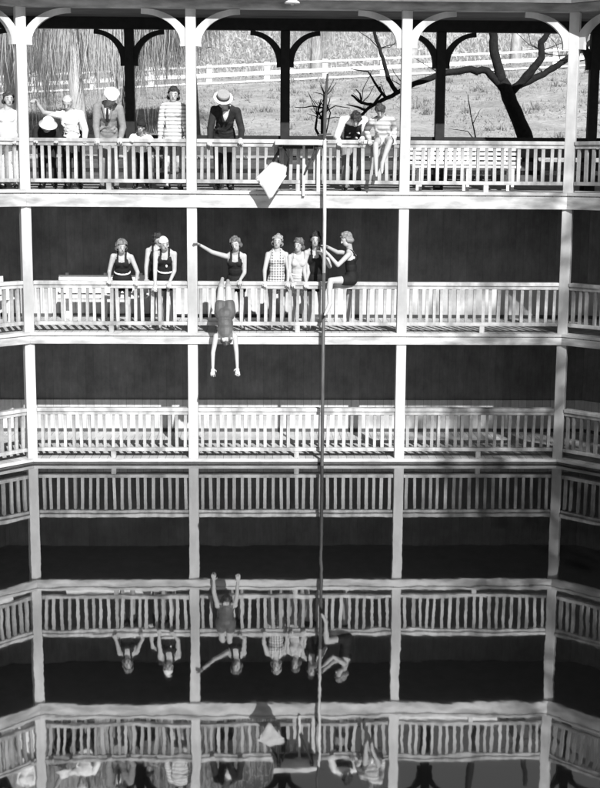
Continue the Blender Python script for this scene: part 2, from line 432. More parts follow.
def quads(name, Q, m, parent=None, kind=None):
    vs = []; fs = []
    for q in Q:
        i = len(vs); vs += q; fs.append(tuple(range(i, i + len(q))))
    me = bpy.data.meshes.new(name); me.from_pydata(vs, [], fs); me.materials.append(m)
    o = bpy.data.objects.new(name, me); COL.objects.link(o)
    if parent: o.parent = parent
    if kind: o['kind'] = kind
    return o
Q = []
for i in range(30000):
    y = 6 + 27 * random.random() ** .8; x = random.uniform(-16, 16)
    if noise.noise((x * .5, y * .5, 9)) + random.uniform(-.35, .35) < -.1: continue
    z = hill(x, y) + noise.noise((x * .35, y * .35, 0)) * .16
    for j in range(2):
        a = random.uniform(0, math.pi); h = random.uniform(.03, .10); w = random.uniform(.012, .035)
        dx, dy = math.cos(a) * w, math.sin(a) * w; lx, ly = random.gauss(0, .06), random.gauss(0, .06)
        Q.append([(x - dx, y - dy, z - .03), (x + dx, y + dy, z - .03), (x + lx, y + ly, z + h)])
for i in range(260):                            # coarse clumps
    y = random.uniform(7, 28); x = random.uniform(-15, 15); r = random.uniform(.12, .34); z = hill(x, y) + noise.noise((x * .35, y * .35, 0)) * .16
    for j in range(int(150 * r)):
        a = random.uniform(0, 2 * math.pi); e = random.uniform(.3, 1.5); h = r * random.uniform(.5, 1.1); w = random.uniform(.012, .03)
        bx, by = x + random.gauss(0, r * .3), y + random.gauss(0, r * .3); tx, ty = bx + math.cos(a) * math.cos(e) * h, by + math.sin(a) * math.cos(e) * h
        Q.append([(bx - math.sin(a) * w, by + math.cos(a) * w, z - .03), (bx + math.sin(a) * w, by - math.cos(a) * w, z - .03), (tx, ty, z + math.sin(e) * h)])
o = quads('grass', Q, M_TUFT); tag(o, 'dry tufts of grass all over the hillside', 'grass', kind='stuff')

# paddock fence up on the hillside
t = thing('paddock_fence', 'white three rail fence climbing across the hillside', 'fence')
FY = 28.; xs = [-15.4 + 2.14 * k for k in range(16)]
for x in xs:
    bm = BM(); z = hill(x, FY); box(bm, x - .10, x + .10, FY - .05, FY + .10, z - .3, z + .74); obj('fence_post', bm, M_FENCE, t)
for z0, z1 in ((.62, .69), (.27, .41), (.03, .09)):
    bm = BM()
    for a, c in zip(xs, xs[1:]):
        za, zc = hill(a, FY), hill(c, FY); y0, y1 = FY - .11, FY - .052
        v = [bm.verts.new(p) for p in ((a, y0, za + z0), (c, y0, zc + z0), (c, y1, zc + z0), (a, y1, za + z0), (a, y0, za + z1), (c, y0, zc + z1), (c, y1, zc + z1), (a, y1, za + z1))]
        for f in ((0, 1, 5, 4), (2, 3, 7, 6), (4, 5, 6, 7), (0, 3, 2, 1)): bm.faces.new([v[i] for i in f])
    obj('fence_rail', bm, M_FENCE, t)

# trees
def moss_tree(x, y, ht, spread, n, mm, mb, label, low, group, lean=0, tr=.22, name='mossy_tree', skew=0):
    t = thing(name, label, 'tree', (x, y, ground_z(x, y) - .1), group=group)
    bm = BM()
    top = Vector((lean, 0, ht * .8))
    tube(bm, [(0, 0, -.3), (lean * .3, .05, ht * .25), (lean * .75, -.05, ht * .55), top], [tr * 1.3, tr, tr * .8, tr * .45], 9)
    obj('trunk', bm, mb, t, smooth=True)
    limbs = []; bm = BM()
    for k in range(9):
        a = k * 2.4 + random.random(); f = random.uniform(.45, .95)
        s = Vector((lean * f, 0, ht * .8 * f)); L_ = spread * random.uniform(.6, 1.1)
        e = s + Vector((math.cos(a) * L_ + skew, math.sin(a) * L_, ht * random.uniform(.08, .26)))
        mid = s.lerp(e, .5) + Vector((0, 0, ht * .08)); pts = [s, mid, e]
        tube(bm, pts, [tr * .35, tr * .22, .02], 6); limbs.append(pts)
    obj('limbs', bm, mb, t, smooth=True)
    Q = []
    clumps = []
    for i in range(max(24, n // 26)):
        p = random.choice(limbs); u = random.uniform(.15, 1.05)
        c = p[0].lerp(p[1], u * 2) if u < .5 else p[1].lerp(p[2], u * 2 - 1)
        clumps.append((c + Vector((random.gauss(0, .3), random.gauss(0, .3), random.uniform(-.1, .5))), random.uniform(.12, .42), random.uniform(.35, 1.) ** 1.3 * low))
    for i in range(n * 5):
        c, r, ln = random.choice(clumps)
        q = c + Vector((random.gauss(0, r), random.gauss(0, r), random.uniform(-.2, .35)))
        l = ln * random.uniform(.35, 1.1); a = random.uniform(0, math.pi); w = random.uniform(.004, .011) * (1 + ht / 20)
        d = Vector((math.cos(a) * w, math.sin(a) * w, 0)); sw = Vector((random.gauss(0, .05), random.gauss(0, .05), 0))
        ph = random.uniform(0, 6); am = .03 + .035 * l; pv = None
        for u in range(5):
            f = u / 4; m_ = q + sw * f * 1.6 + Vector((math.sin(ph + f * 4) * am * f, math.cos(ph + f * 3.3) * am * f, -l * f)); ww = d * (.55 + 1.1 * f - 1.5 * f * f) 
            if pv: Q.append([tuple(pv[0] - pv[1]), tuple(pv[0] + pv[1]), tuple(m_ + ww), tuple(m_ - ww)])
            pv = (m_, ww)
        if i % 3 == 0:
            for j in range(2):
                f = c + Vector((random.gauss(0, r * 1.6), random.gauss(0, r * 1.6), random.gauss(.25, .3)))
                s = random.uniform(.02, .055) * (1 + ht / 18); u = Vector((random.gauss(0, 1), random.gauss(0, 1), random.gauss(0, 1))).normalized(); v = u.orthogonal().normalized()
                Q.append([tuple(f - u * s), tuple(f + v * s * .5), tuple(f + u * s), tuple(f - v * s * .5)])
    quads('crown', Q, mm, t)
G = 'moss hung trees behind the pavilion'
moss_tree(-4.66, 8.2, 5.8, 2.0, 1700, M_MOSSP, M_PBARK, 'moss hung tree with pale leaning trunk behind the white shirted onlooker', 2.2, G, lean=-.25, tr=.17)
moss_tree(-3.75, 9.6, 6.2, 1.6, 1500, M_MOSSD, M_BARK, 'dark moss hung tree whose long strands trail down between flat cap and striped jumper', 3.4, G, lean=.15, tr=.15)
moss_tree(-6.6, 10.6, 6.8, 2.2, 2000, M_MOSSP, M_PBARK, 'pale moss hung tree in the glare between corner column and leaning trunk', 3.6, G, lean=-.2, tr=.14)
moss_tree(-2.2, 10.5, 6.4, 1.3, 1000, M_MOSSD, M_BARK, 'slim moss hung tree trailing strands above the straw boater', 2.6, G, lean=-.3, tr=.12)
moss_tree(-10.2, 12, 7.2, 2.4, 2200, M_MOSSP, M_PBARK, 'pale moss hung tree in the glare at the far left of the hillside', 3.0, G, lean=.3)
GP = 'pale trees beyond the hillside fence'
for (x, y, h, sp, n, l) in ((-13.5, 33, 8, 3, 1500, 'leftmost of the pale drooping trees beyond the hillside fence'),
                           (-8, 36, 9, 3.2, 1900, 'pale drooping tree beyond the fence, left of the boater'),
                           (-3.4, 32.5, 7.5, 2.8, 2200, 'pale drooping tree beyond the fence, just above the boater'),
                           (1.6, 33.5, 7.5, 2.8, 2400, 'pale drooping tree beyond the fence, above the small lamp and rear post'),
                           (6.0, 37, 9, 3, 1900, 'pale drooping tree beyond the fence, behind the dark bare trunk'),
                           (11, 40, 8, 3, 1200, 'pale drooping tree beyond the fence, right of the dark bare trunk'),
                           (16.5, 39, 8, 3, 1200, 'rightmost of the pale drooping trees beyond the hillside fence')):
    moss_tree(x, y, h, sp, n, M_MOSSP, M_PBARK, l, 3.6, GP, lean=random.uniform(-.4, .4), name='drooping_tree')

# far wood closing the view over the hill crest
Q = []
for i in range(42000):
    a = random.uniform(-.62, .62); r = random.uniform(88, 104); x, y = r * math.sin(a), r * math.cos(a) - 20
    z = ground_z(x, y) + random.uniform(0, 5.0 + 2.2 * noise.noise((x * .12, 3, 0)) + 1.2 * noise.noise((x * .5, 8, 0)))
    s = random.uniform(.08, .30); u = Vector((random.gauss(0, .35), random.gauss(0, .35), random.gauss(0, 1))).normalized(); v = u.orthogonal().normalized()
    f = Vector((x, y, z)); Q.append([tuple(f - u * s), tuple(f + v * s * .35), tuple(f + u * s), tuple(f - v * s * .35)])
o = quads('far_wood', Q, M_MOSSP); tag(o, 'pale far wood along the crest of the hill', 'woodland', kind='stuff')

def bare(name, label, loc, parts, m=M_BARK, group=None):
    t = thing(name, label, 'tree', loc, group=group)
    for nm, lines in parts:
        for pts, ra in lines:
            bm = BM()
            P = [Vector(p) - Vector(loc) for p in pts]; out = []; rr = []
            for i in range(len(P) - 1):                 # crooked, lumpy limbs
                for k in range(4):
                    u = k / 4; out.append(P[i].lerp(P[i + 1], u) + Vector((random.gauss(0, 1), random.gauss(0, 1), random.gauss(0, 1))) * ra[0] * .10 * (0 if k == 0 else 1))
                    f = (i + u) / (len(P) - 1); rr.append((ra[0] + (ra[1] - ra[0]) * f) * random.uniform(.92, 1.08))
            out.append(P[-1]); rr.append(ra[1])
            tube(bm, out, rr, 8); obj(nm, bm, m, t, smooth=True)
    return t
def twigs(seed, base, n, L_):
    rnd = random.Random(seed); out = []
    for k in range(n):
        a = Vector(base[k % len(base)]); d = Vector((rnd.gauss(0, .7), rnd.gauss(0, .3), rnd.uniform(.1, 1))).normalized(); l = L_ * rnd.uniform(.5, 1.2)
        b_ = a + d * l * .5 + Vector((rnd.gauss(0, .05), 0, rnd.gauss(0, .05))); out.append(('twig', [([tuple(a), tuple(b_), tuple(b_ + (d + Vector((rnd.gauss(0, .4), 0, rnd.gauss(0, .3)))) * l * .5)], (.011, .004))]))
    return out
Bt = (4.8, 5, ground_z(4.8, 5) - .1)
bare('bare_tree', 'dark leaning bare tree with long crooked limbs behind the top deck on the right', Bt,
     [('trunk', [([(4.98, 5, 4.5), (4.88, 5, 5.0), (4.75, 5, 5.46), (4.49, 5, 6.11), (4.2, 5, 6.70)], (.19, .13)), ([(4.2, 5, 6.66), (4.05, 5.02, 7.22), (3.99, 5.05, 7.7), (3.94, 5.1, 9.2)], (.115, .06))]),
      ('limb', [([(4.25, 5, 6.55), (3.90, 5, 6.91), (3.46, 4.95, 6.92), (2.96, 4.9, 6.84), (2.26, 4.8, 6.54), (1.86, 4.7, 6.34), (1.56, 4.6, 6.18), (1.21, 4.5, 5.91)], (.085, .025)),
                ([(4.41, 5, 6.5), (4.76, 4.9, 6.89), (4.97, 4.9, 7.17), (4.94, 4.9, 7.46), (5.12, 4.9, 7.69), (5.2, 4.9, 8.3)], (.085, .05)),
                ([(4.45, 5.02, 6.58), (5.07, 5.1, 6.86), (5.40, 5.1, 7.08), (5.85, 5.2, 7.37), (6.18, 5.2, 7.64), (6.8, 5.3, 8.1)], (.075, .04))]),
      ('twig', [([(2.08, 4.75, 6.44), (1.90, 4.75, 6.71), (1.79, 4.75, 7.10), (1.62, 4.75, 7.56), (1.5, 4.7, 8.0)], (.05, .025)), ([(1.86, 4.7, 6.34), (1.68, 4.7, 6.56), (1.49, 4.7, 6.85), (1.15, 4.7, 6.90)], (.035, .008)),
                 ([(1.6, 4.6, 6.2), (1.76, 4.6, 6.42), (1.72, 4.6, 6.56)], (.03, .015)), ([(1.6, 4.6, 6.2), (1.36, 4.6, 6.24), (1.16, 4.6, 6.39)], (.035, .02)), ([(1.47, 4.55, 6.08), (1.26, 4.5, 6.16), (1.06, 4.5, 6.2)], (.03, .008)),
                 ([(1.36, 4.6, 6.24), (1.33, 4.6, 6.42), (1.25, 4.6, 6.5)], (.02, .01)), ([(5.5, 5.1, 7.15), (5.7, 5.1, 7.1), (6.1, 5.1, 7.2), (6.5, 5.1, 7.1)], (.015, .006)), ([(5.0, 4.9, 7.25), (5.3, 4.9, 7.2), (5.9, 4.9, 7.28)], (.014, .006))])] + twigs(5, [(4.96, 4.9, 7.3), (5.4, 5.1, 7.08), (5.85, 5.2, 7.37), (2.26, 4.8, 6.54), (1.86, 4.7, 6.34), (1.36, 4.6, 6.24), (1.7, 4.75, 7.3), (2.96, 4.9, 6.84), (5.07, 5.1, 6.86)], 27, .6))
bare('bare_sapling', 'thin wiry bare sapling behind the top rail beside the head of the tall pole', (.55, 3.6, ground_z(.55, 3.6) - .05),
     [('stem', [([(.55, 3.6, 4.5), (.55, 3.6, 5.46), (.54, 3.6, 5.87), (.58, 3.6, 6.24), (.63, 3.6, 6.54)], (.035, .012))]),
      ('twig', [([(.56, 3.6, 6.09), (.35, 3.6, 6.12), (.18, 3.6, 6.09), (.02, 3.6, 6.10)], (.016, .006)), ([(.54, 3.6, 5.87), (.46, 3.6, 6.05), (.61, 3.6, 6.33)], (.016, .008)), ([(.54, 3.6, 5.77), (.62, 3.6, 6.02), (.69, 3.6, 6.28)], (.02, .008)),
                 ([(.54, 3.6, 5.98), (.79, 3.6, 6.13), (1.07, 3.6, 6.09)], (.014, .006)), ([(.52, 3.6, 5.5), (.42, 3.6, 5.7), (.45, 3.6, 5.95), (.52, 3.6, 6.25)], (.03, .01)), ([(.58, 3.6, 6.24), (.7, 3.6, 6.0), (.62, 3.6, 5.6)], (.014, .01)), ([(.45, 3.6, 5.95), (.62, 3.6, 6.1), (.6, 3.6, 6.45)], (.014, .006))])] + twigs(9, [(.54, 3.6, 5.87), (.57, 3.6, 6.1), (.45, 3.6, 5.95), (.6, 3.6, 6.3)], 16, .35))
bare('bare_sapling', 'thin bare sapling leaning beside the foot of the dark bare tree', (4.0, 6, ground_z(4.0, 6) - .05),
     [('stem', [([(4.02, 6, 4.9), (3.9, 6, 5.5), (3.75, 6, 6.1), (3.68, 6, 6.5)], (.02, .008))]), ('twig', [([(3.9, 6, 5.5), (3.7, 6, 5.75), (3.3, 6, 5.8)], (.012, .004)), ([(3.8, 6, 5.9), (3.95, 6, 6.2)], (.01, .004))])])

# tall oak across the pool: its shade falls over the right of the galleries
ox, oy = 15.45, -25.2
t = thing('oak', 'tall broad oak across the pool, behind the viewer', 'tree', (ox, oy, ground_z(ox, oy) - .1))
bm = BM(); tube(bm, [(0, 0, -.3), (.1, 0, 3), (-.1, .1, 7), (0, 0, 11)], [.6, .45, .38, .25], 10)
for k in range(10):
    a = k * 2.4; tube(bm, [(0, 0, 5 + k * .55), (2 * math.cos(a), 2 * math.sin(a), 7 + k * .7), (4.6 * math.cos(a), 4.6 * math.sin(a), 8.5 + k * .7)], [.2, .13, .04], 6)
obj('trunk', bm, M_BARK, t, smooth=True)
Q = []
for i in range(17000):
    d = Vector((random.gauss(0, 1), random.gauss(0, 1), random.gauss(0, 1))).normalized()
    rr = 6.5 * random.random() ** .4 * (1 + .16 * noise.noise(d * 2.2)); f = Vector((d.x * rr, d.y * rr, 10.7 + d.z * rr))
    s = random.uniform(.08, .17); u = Vector((random.gauss(0, 1), random.gauss(0, 1), random.gauss(0, 1))).normalized(); v = u.orthogonal().normalized()
    Q.append([tuple(f - u * s), tuple(f + v * s * .6), tuple(f + u * s), tuple(f - v * s * .6)])
quads('crown', Q, M_LEAF, t)

# ---------------------------------------------------------------- benches, pole, platform, lamp
def bench(label, loc, rz, wd, back_n, seat_n, lattice=False):
    t = thing('slatted_bench', label, 'bench', loc, rz, 'white slatted benches')
    bm = BM()
    for k in range(seat_n): box(bm, 0, wd, -.42 + k * .40 / seat_n, -.42 + k * .40 / seat_n + .33 / seat_n, .40, .435)
    obj('seat', bm, M_BENCH, t)
    bm = BM(); hb = .40 / back_n
    for k in range(back_n): box(bm, 0, wd, .0, .022, .46 + k * hb, .46 + k * hb + hb * .62)
    if lattice:
        for k in range(int(wd / .16)): box(bm, .05 + k * .16, .11 + k * .16, .0225, .04, .46, .46 + hb * (back_n - 1) + hb * .62)
    obj('backrest', bm, M_BENCH, t)
    for x in (.12, wd - .16, wd / 2):
        bm = BM(); box(bm, x, x + .05, -.40, -.35, 0, .398); box(bm, x, x + .05, .023 if not lattice else .041, .075, 0, .82); box(bm, x, x + .05, -.349, .022, .33, .397)
        obj('leg', bm, M_BENCH, t)
    return t
bench('white lattice backed bench on the top deck, between the two right columns', (2.03, 1.75, Z1), 0, 1.9, 5, 4, True)
bench('white slatted bench against the back wall behind the dark suited bathers', (-4.28, 2.1, Z2), 0, 1.62, 2, 3)
a = R(45); bench('white slatted bench on the middle deck of the left wing', (-6.46, .55, Z2), a, 1.75, 2, 3)

t = thing('diving_pole', 'tall slim wooden pole standing in the water before the galleries', 'pole', (.425, -.20, 0))
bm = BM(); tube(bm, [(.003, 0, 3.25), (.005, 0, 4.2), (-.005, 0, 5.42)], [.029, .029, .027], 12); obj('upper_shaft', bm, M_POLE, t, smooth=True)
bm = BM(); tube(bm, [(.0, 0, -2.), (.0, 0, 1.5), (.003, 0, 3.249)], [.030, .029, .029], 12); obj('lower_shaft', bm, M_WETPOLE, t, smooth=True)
bm = BM(); tube(bm, [(-.01, 0, 5.40), (-.005, 0, 5.9), (.03, 0, 6.45)], [.028, .026, .018], 8); tube(bm, [(-.11, 0, 5.48), (.10, 0, 5.50)], [.014, .014], 8); tube(bm, [(.0, .0, 5.36), (.0, .26, 5.38)], [.016, .016], 8); obj('iron_fitting', bm, M_IRON, t)

t = thing('diving_platform', 'small white jumping board propped against the top rail beside the tall pole', 'platform', (0, 0, Z1))
bm = BM(); box(bm, -.39, .375, -.46, -.006, .735, .815); bo = obj('board', bm, M_WHITE, t, bevel=.006)
for x0, x1, y0 in ((-.33, -.27, -.40), (.25, .31, -.40), (-.26, .24, -.10)):
    bm = BM(); box(bm, x0, x1, y0, -.05, .68, .733); obj('cleat', bm, M_DARK, bo)
bm = BM(); box(bm, .065, .105, -.115, -.07, -.08, .733); obj('strut', bm, M_WHITE, t)
bm = BM(); box(bm, .30, .36, -.05, -.006, .0, .678); obj('post', bm, M_POLE, t)
for a, c in (((.085, -.095, .25), (.28, -.36, .69)), ((-.31, -.03, .30), (-.30, -.36, .69))):
    bm = BM(); tube(bm, [a, c], .018, 8); obj('brace', bm, M_IRON, t)

# folded canvas hanging under the platform
def canvas():
    A, Bq, Cq, D, E = [Vector(p) for p in ((-.69, -.44, 4.79), (-.42, -.20, 5.06), (-.19, -.22, 4.98), (-.20, -.34, 4.83), (-.465, -.52, 4.43))]
    bm = BM(); n = 10; g = []
    for i in range(n + 1):
        u = i / n; row = []
        top = A.lerp(Bq, u * 1.55) if u < .645 else Bq.lerp(Cq, (u - .645) / .355)
        bot = A.lerp(E, u * 1.55) if u < .645 else E.lerp(D, (u - .645) / .355)
        for j in range(n + 1):
            v = j / n; p = top.lerp(bot, v)
            p += Vector((-.3, -.8, .2)) * (.10 * math.sin(math.pi * u) * math.sin(math.pi * v) + .012 * math.sin(9 * v + 5 * u)); row.append(bm.verts.new(p))
        g.append(row)
    for i in range(n):
        for j in range(n):
            q = []
            for w_ in (g[i][j], g[i + 1][j], g[i + 1][j + 1], g[i][j + 1]):
                if w_ not in q: q.append(w_)
            bm.faces.new(q)
    bmesh.ops.remove_doubles(bm, verts=bm.verts, dist=.001)
    return bm
t = thing('canvas_sheet', 'folded white canvas hanging in a point under the jumping board', 'canvas', (0, 0, 0))
o = obj('cloth', canvas(), M_CANVAS, t, smooth=True); s = o.modifiers.new('s', 'SOLIDIFY'); s.thickness = .012
bm = BM(); tube(bm, [(-.19, -.23, 4.98), (-.16, -.25, 5.1), (-.23, -.30, 5.26)], .014, 8); tube(bm, [(-.42, -.20, 5.05), (-.36, -.2, 5.16), (-.30, -.3, 5.26)], .02, 8)
tube(bm, [(-.16, -.25, 5.1), (-.17, -.30, 4.95), (-.2, -.34, 4.84)], .012, 8); obj('rope', bm, M_DARK, t, smooth=True)

t = thing('hanging_lamp', 'white enamel lamp shade hanging under the eave above the long top railing', 'lamp', (-.12, -.30, 7.52))
bm = BM(); lathe(bm, [(.122, 0), (.125, .012), (.10, .05), (.055, .085), (.03, .10), (.028, .13)], 24); obj('shade', bm, M_ENAMEL, t, smooth=True)
bm = BM(); tube(bm, [(0, 0, -.03), (0, 0, -.001)], [.02, .03], 10); obj('bulb', bm, M_CANVAS, t)

# ---------------------------------------------------------------- people
def ell(bm, c, ax, r, n=14):
    """ellipsoid: centre, three unit axes, three radii"""
    m = Matrix((ax[0] * r[0], ax[1] * r[1], ax[2] * r[2])).transposed().to_4x4(); m.translation = c
    bmesh.ops.create_uvsphere(bm, u_segments=n, v_segments=n // 2 + 2, radius=1, matrix=m)
def cap(bm, a, ra, b, rb, n=12):
    a, b = Vector(a), Vector(b); d = (b - a)
    if d.length < 1e-5: d = Vector((0, 0, 1e-4))
    L_ = d.length; d.normalize(); pts = []; rr = []
    for k in range(4):
        q = k / 4 * math.pi / 2; pts.append(a - d * ra * math.cos(q)); rr.append(max(.0015, ra * math.sin(q)))
    pts.append(a); rr.append(ra); pts.append(a.lerp(b, .5)); rr.append((ra + rb) / 2); pts.append(b); rr.append(rb)
    for k in range(1, 5):
        q = k / 4 * math.pi / 2; pts.append(b + d * rb * math.sin(q)); rr.append(max(.0015, rb * math.cos(q)))
    tube(bm, pts, rr, n)
def ik(a, c, l1, l2, pole):
    a, c = Vector(a), Vector(c); d = c - a; L_ = d.length; mx = (l1 + l2) * .995
    if L_ > mx: c = a + d * (mx / L_); d = c - a; L_ = mx
    L_ = max(L_, abs(l1 - l2) + .01)
    x = (l1 * l1 - l2 * l2 + L_ * L_) / (2 * L_); h = math.sqrt(max(0, l1 * l1 - x * x)); u = d.normalized()
    p = Vector(pole); p = (p - u * p.dot(u)).normalized()
    return a + u * x + p * h, c
PENDING = []
def blob(name, bm, m, parent, voxel=.009, smooth=3, keep=None):
    """prims grown into one continuous surface later, then trimmed by keep(point)"""
    o = obj(name, bm, m, parent)
    r = o.modifiers.new('r', 'REMESH'); r.mode = 'VOXEL'; r.voxel_size = voxel; r.use_smooth_shade = True
    s = o.modifiers.new('s', 'SMOOTH'); s.factor = .5; s.iterations = smooth
    PENDING.append((o, keep)); return o

def person(p):
    H = p['H']; k = H / 1.65
    base = Vector((p['pel'][0], p['pel'][1], p['deck']))
    V = lambda a: Vector(a) - base
    P, NK, HC = V(p['pel']), V(p['neck']), V(p['head'])
    t = thing('person', p['label'], 'person', base, group='people at the pool')
    U = (NK - P).normalized(); S = Vector(p['S']); S = (S - U * S.dot(U)).normalized(); F = S.cross(U)
    T = (NK - P).length; tk = T / (.29 * 1.65)                        # torso length scale
    hf = Vector(p['look']).normalized()
    hs = (S - hf * S.dot(hf)).normalized(); hu = hf.cross(hs) * -1
    if hu.dot(U) < 0 and not p.get('diver'): hu = -hu
    if p.get('diver'): hu = U
    if p.get('diver'): hf = F; hs = S
    else:
        rq = Matrix.Rotation(random.Random(p['label']).uniform(-.2, .2), 3, hf); hs = rq @ hs; hu = rq @ hu
    ax, hax = (S, F, U), (hs, hf, hu)
    female = p['wear'] in ('suit', 'dress', 'frock', 'jumper')
    sw = (.155 if female else .175) * k
    at = lambda s, f, u: P + S * s * k + F * f * k + U * u * tk * 1.0
    def torso(bm, d=0., stub=0.):
        ell(bm, at(0, -.005, .01), ax, (.158 * k + d, .115 * k + d, .125 * tk + d))
        ell(bm, at(0, 0, .17), ax, (.125 * k + d, .092 * k + d, .15 * tk + d))
        ell(bm, at(0, .0, .31), ax, (.142 * k + d, .102 * k + d, .15 * tk + d))
        if female:
            for s in (-1, 1): ell(bm, at(.065 * s, .07, .315), ax, (.058 * k + d, .05 * k + d, .06 * k + d), 10)
        cap(bm, at(-.115, -.01, .385), .050 * k + d, at(.115, -.01, .385), .050 * k + d)
        for s in (-1, 1): cap(bm, at(.03 * s, -.02, .465), .036 * k + d * .5, at(.125 * s, -.01, .395), .046 * k + d)
        cap(bm, at(-.06, 0, .40), .062 * k + d, at(.06, 0, .40), .062 * k + d)
    SH = {s: at(s * sw / k, -.01, .392) for s in (-1, 1)}
    HP = {s: at(s * .085, 0, -.03) for s in (-1, 1)}
    EL, WR, KN, AN = {}, {}, {}, {}
    for s, h, pl in ((-1, 'hl', 'pl'), (1, 'hr', 'pr')):
        tgt = V(p[h]); d = (tgt - SH[s]).normalized()
        pole = Vector(p[pl]) if not isinstance(p[pl], str) else Vector((s, 0, 0))
        EL[s], WR[s] = ik(SH[s], tgt - d * .04, .178 * H, .160 * H, pole)
    for s, f, kn in ((-1, 'fl', 'kl'), (1, 'fr', 'kr')):
        KN[s], AN[s] = ik(HP[s], V(p[f]), .245 * H, .245 * H, p.get(kn, tuple(F)))
    def legs(bm, d=0., lo=1., only=None):
        for s in (-1, 1):
            cap(bm, HP[s], .088 * k + d, KN[s], .052 * k + d)
            if lo >= 1:
                m_ = KN[s].lerp(AN[s], .32) - F * .012 * k
                cap(bm, KN[s], .05 * k + d, m_, .054 * k + d); cap(bm, m_, .053 * k + d, AN[s].lerp(KN[s], .02), .035 * k + d)
    def arms(bm, d=0., end=1.):
        for s in (-1, 1):
            cap(bm, SH[s], .047 * k + d, EL[s], .037 * k + d)
            cap(bm, EL[s], .037 * k + d, EL[s].lerp(WR[s], end), .026 * k + d)
    # body: one continuous surface, head, five fingers on each hand, feet
    bm = BM(); torso(bm); legs(bm); arms(bm)
    cap(bm, NK - U * .05 * k, .058 * k, HC - hu * .07 * k - hf * .015 * k, .050 * k)
    ell(bm, HC + hu * .012 * k, hax, (.074 * k, .093 * k, .104 * k)); ell(bm, HC + hf * .020 * k - hu * .052 * k, hax, (.056 * k, .066 * k, .070 * k))
    cap(bm, HC + hf * .088 * k + hu * .005 * k, .010 * k, HC + hf * .104 * k - hu * .028 * k, .015 * k, 8)
    for s in (-1, 1): ell(bm, HC + hs * .075 * k * s - hu * .01 * k - hf * .01 * k, hax, (.012 * k, .02 * k, .032 * k), 8)
    for s in (-1, 1):
        d = (WR[s] - EL[s]).normalized()
        hang = Vector((0, 0, -1)) if not p.get('diver') else d
        tgt = V(p['hl' if s < 0 else 'hr']); w_ = WR[s]
        if p.get('hands') or abs(w_.z + base.z - p['deck'] - .86) < .1 or p['wear'] == 'man': hd = (d * .35 + Vector((0, -.75, -.35))).normalized()
        else: hd = d
        side = hd.cross(Vector((0, 0, 1)) if abs(hd.z) < .9 else Vector((0, -1, 0))).normalized(); nrm = side.cross(hd).normalized()
        if nrm.z < 0: nrm = -nrm
        palm = w_ + hd * .045 * k
        ell(bm, palm, (side, hd, nrm), (.038 * k, .050 * k, .017 * k), 10)
        for j, ln in enumerate((.062, .074, .078, .070, .055)):
            if j == 0:
                inn = side * (1 if side.dot(S) * s < 0 else -1)
                b0 = palm + inn * .030 * k - hd * .02 * k; b1 = b0 + (inn * .7 + hd * .6).normalized() * .035 * k; b2 = b1 + (hd - nrm * .4).normalized() * .026 * k
            else:
                b0 = palm + side * (-.032 + .0213 * (j - 1)) * k + hd * .035 * k; b1 = b0 + (hd - nrm * .25 + side * (j - 2.5) * .09).normalized() * ln * .55 * k; b2 = b1 + (hd - nrm * .9).normalized() * ln * .5 * k
            cap(bm, b0, .0095 * k, b1, .009 * k, 6); cap(bm, b1, .009 * k, b2, .0075 * k, 6)
    feet = []
    for s in (-1, 1):
        sh = (AN[s] - KN[s]).normalized()
        if p.get('diver'): td = (sh * .9 - F * -.25).normalized()
        elif AN[s].z > .2: td = (Vector((0, -.6, -.75)) if p.get('barefoot') else (Vector((-.5, -.4, -.8)))).normalized()
        else: td = (F.xy.to_3d().normalized() + S * s * .25).normalized() if F.xy.length > .1 else Vector((0, -1, 0))
        hl_ = AN[s] + sh * .035 * k - td * .045 * k; ml = AN[s] + sh * .045 * k + td * .10 * k; tl = AN[s] + sh * .052 * k + td * .165 * k
        feet.append((AN[s], hl_, ml, tl))
        cap(bm, AN[s], .036 * k, hl_, .032 * k); cap(bm, hl_, .030 * k, ml, .032 * k); cap(bm, ml, .034 * k, tl, .020 * k); cap(bm, AN[s], .034 * k, ml, .028 * k)
    blob('body', bm, M_SKIN, t, .0085, 3)
    # face
    for s in (-1, 1):
        bm = BM(); ell(bm, HC + hs * .031 * k * s + hf * .085 * k + hu * .004 * k, hax, (.011 * k, .007 * k, .0055 * k), 8); obj('eye', bm, M_EYE, t, smooth=True)
    for s in (-1, 1):
        bm = BM(); cap(bm, HC + hs * .018 * k * s + hf * .092 * k + hu * .030 * k, .0028 * k, HC + hs * .046 * k * s + hf * .080 * k + hu * .031 * k, .0028 * k, 6)
        obj('eyebrow', bm, hair_tone(max(.10, min(p['hair'][1], .14))), t)
    bm = BM(); ell(bm, HC + hf * .085 * k - hu * .062 * k, hax, (.023 * k, .006 * k, .007 * k), 8); obj('mouth', bm, M_LIP, t, smooth=True)
    loc = lambda q: ((q - P).dot(S) / k, (q - P).dot(F) / k, (q - P).dot(U) / tk)
    hloc = lambda q: ((q - HC).dot(hs) / k, (q - HC).dot(hf) / k, (q - HC).dot(hu) / k)
    # hair
    st, tone = p['hair']
    if st != 'none':
        bm = BM(); ell(bm, HC + hu * .022 * k - hf * .010 * k, hax, (.088 * k, .103 * k, .106 * k))
        rnd = random.Random(p['label'])
        if st == 'bob':
            for s in (-1, 1):
                for f_, u_, r_ in ((.012, -.02, .030), (-.01, -.04, .040), (-.045, -.045, .045), (.035, .045, .030)): ell(bm, HC + hs * .068 * k * s + hf * f_ * k + hu * u_ * k, hax, (r_ * k,) * 3, 8)
            for s in (-1, 0, 1): ell(bm, HC + hs * .04 * k * s - hf * .07 * k - hu * .045 * k, hax, (.046 * k,) * 3, 8)
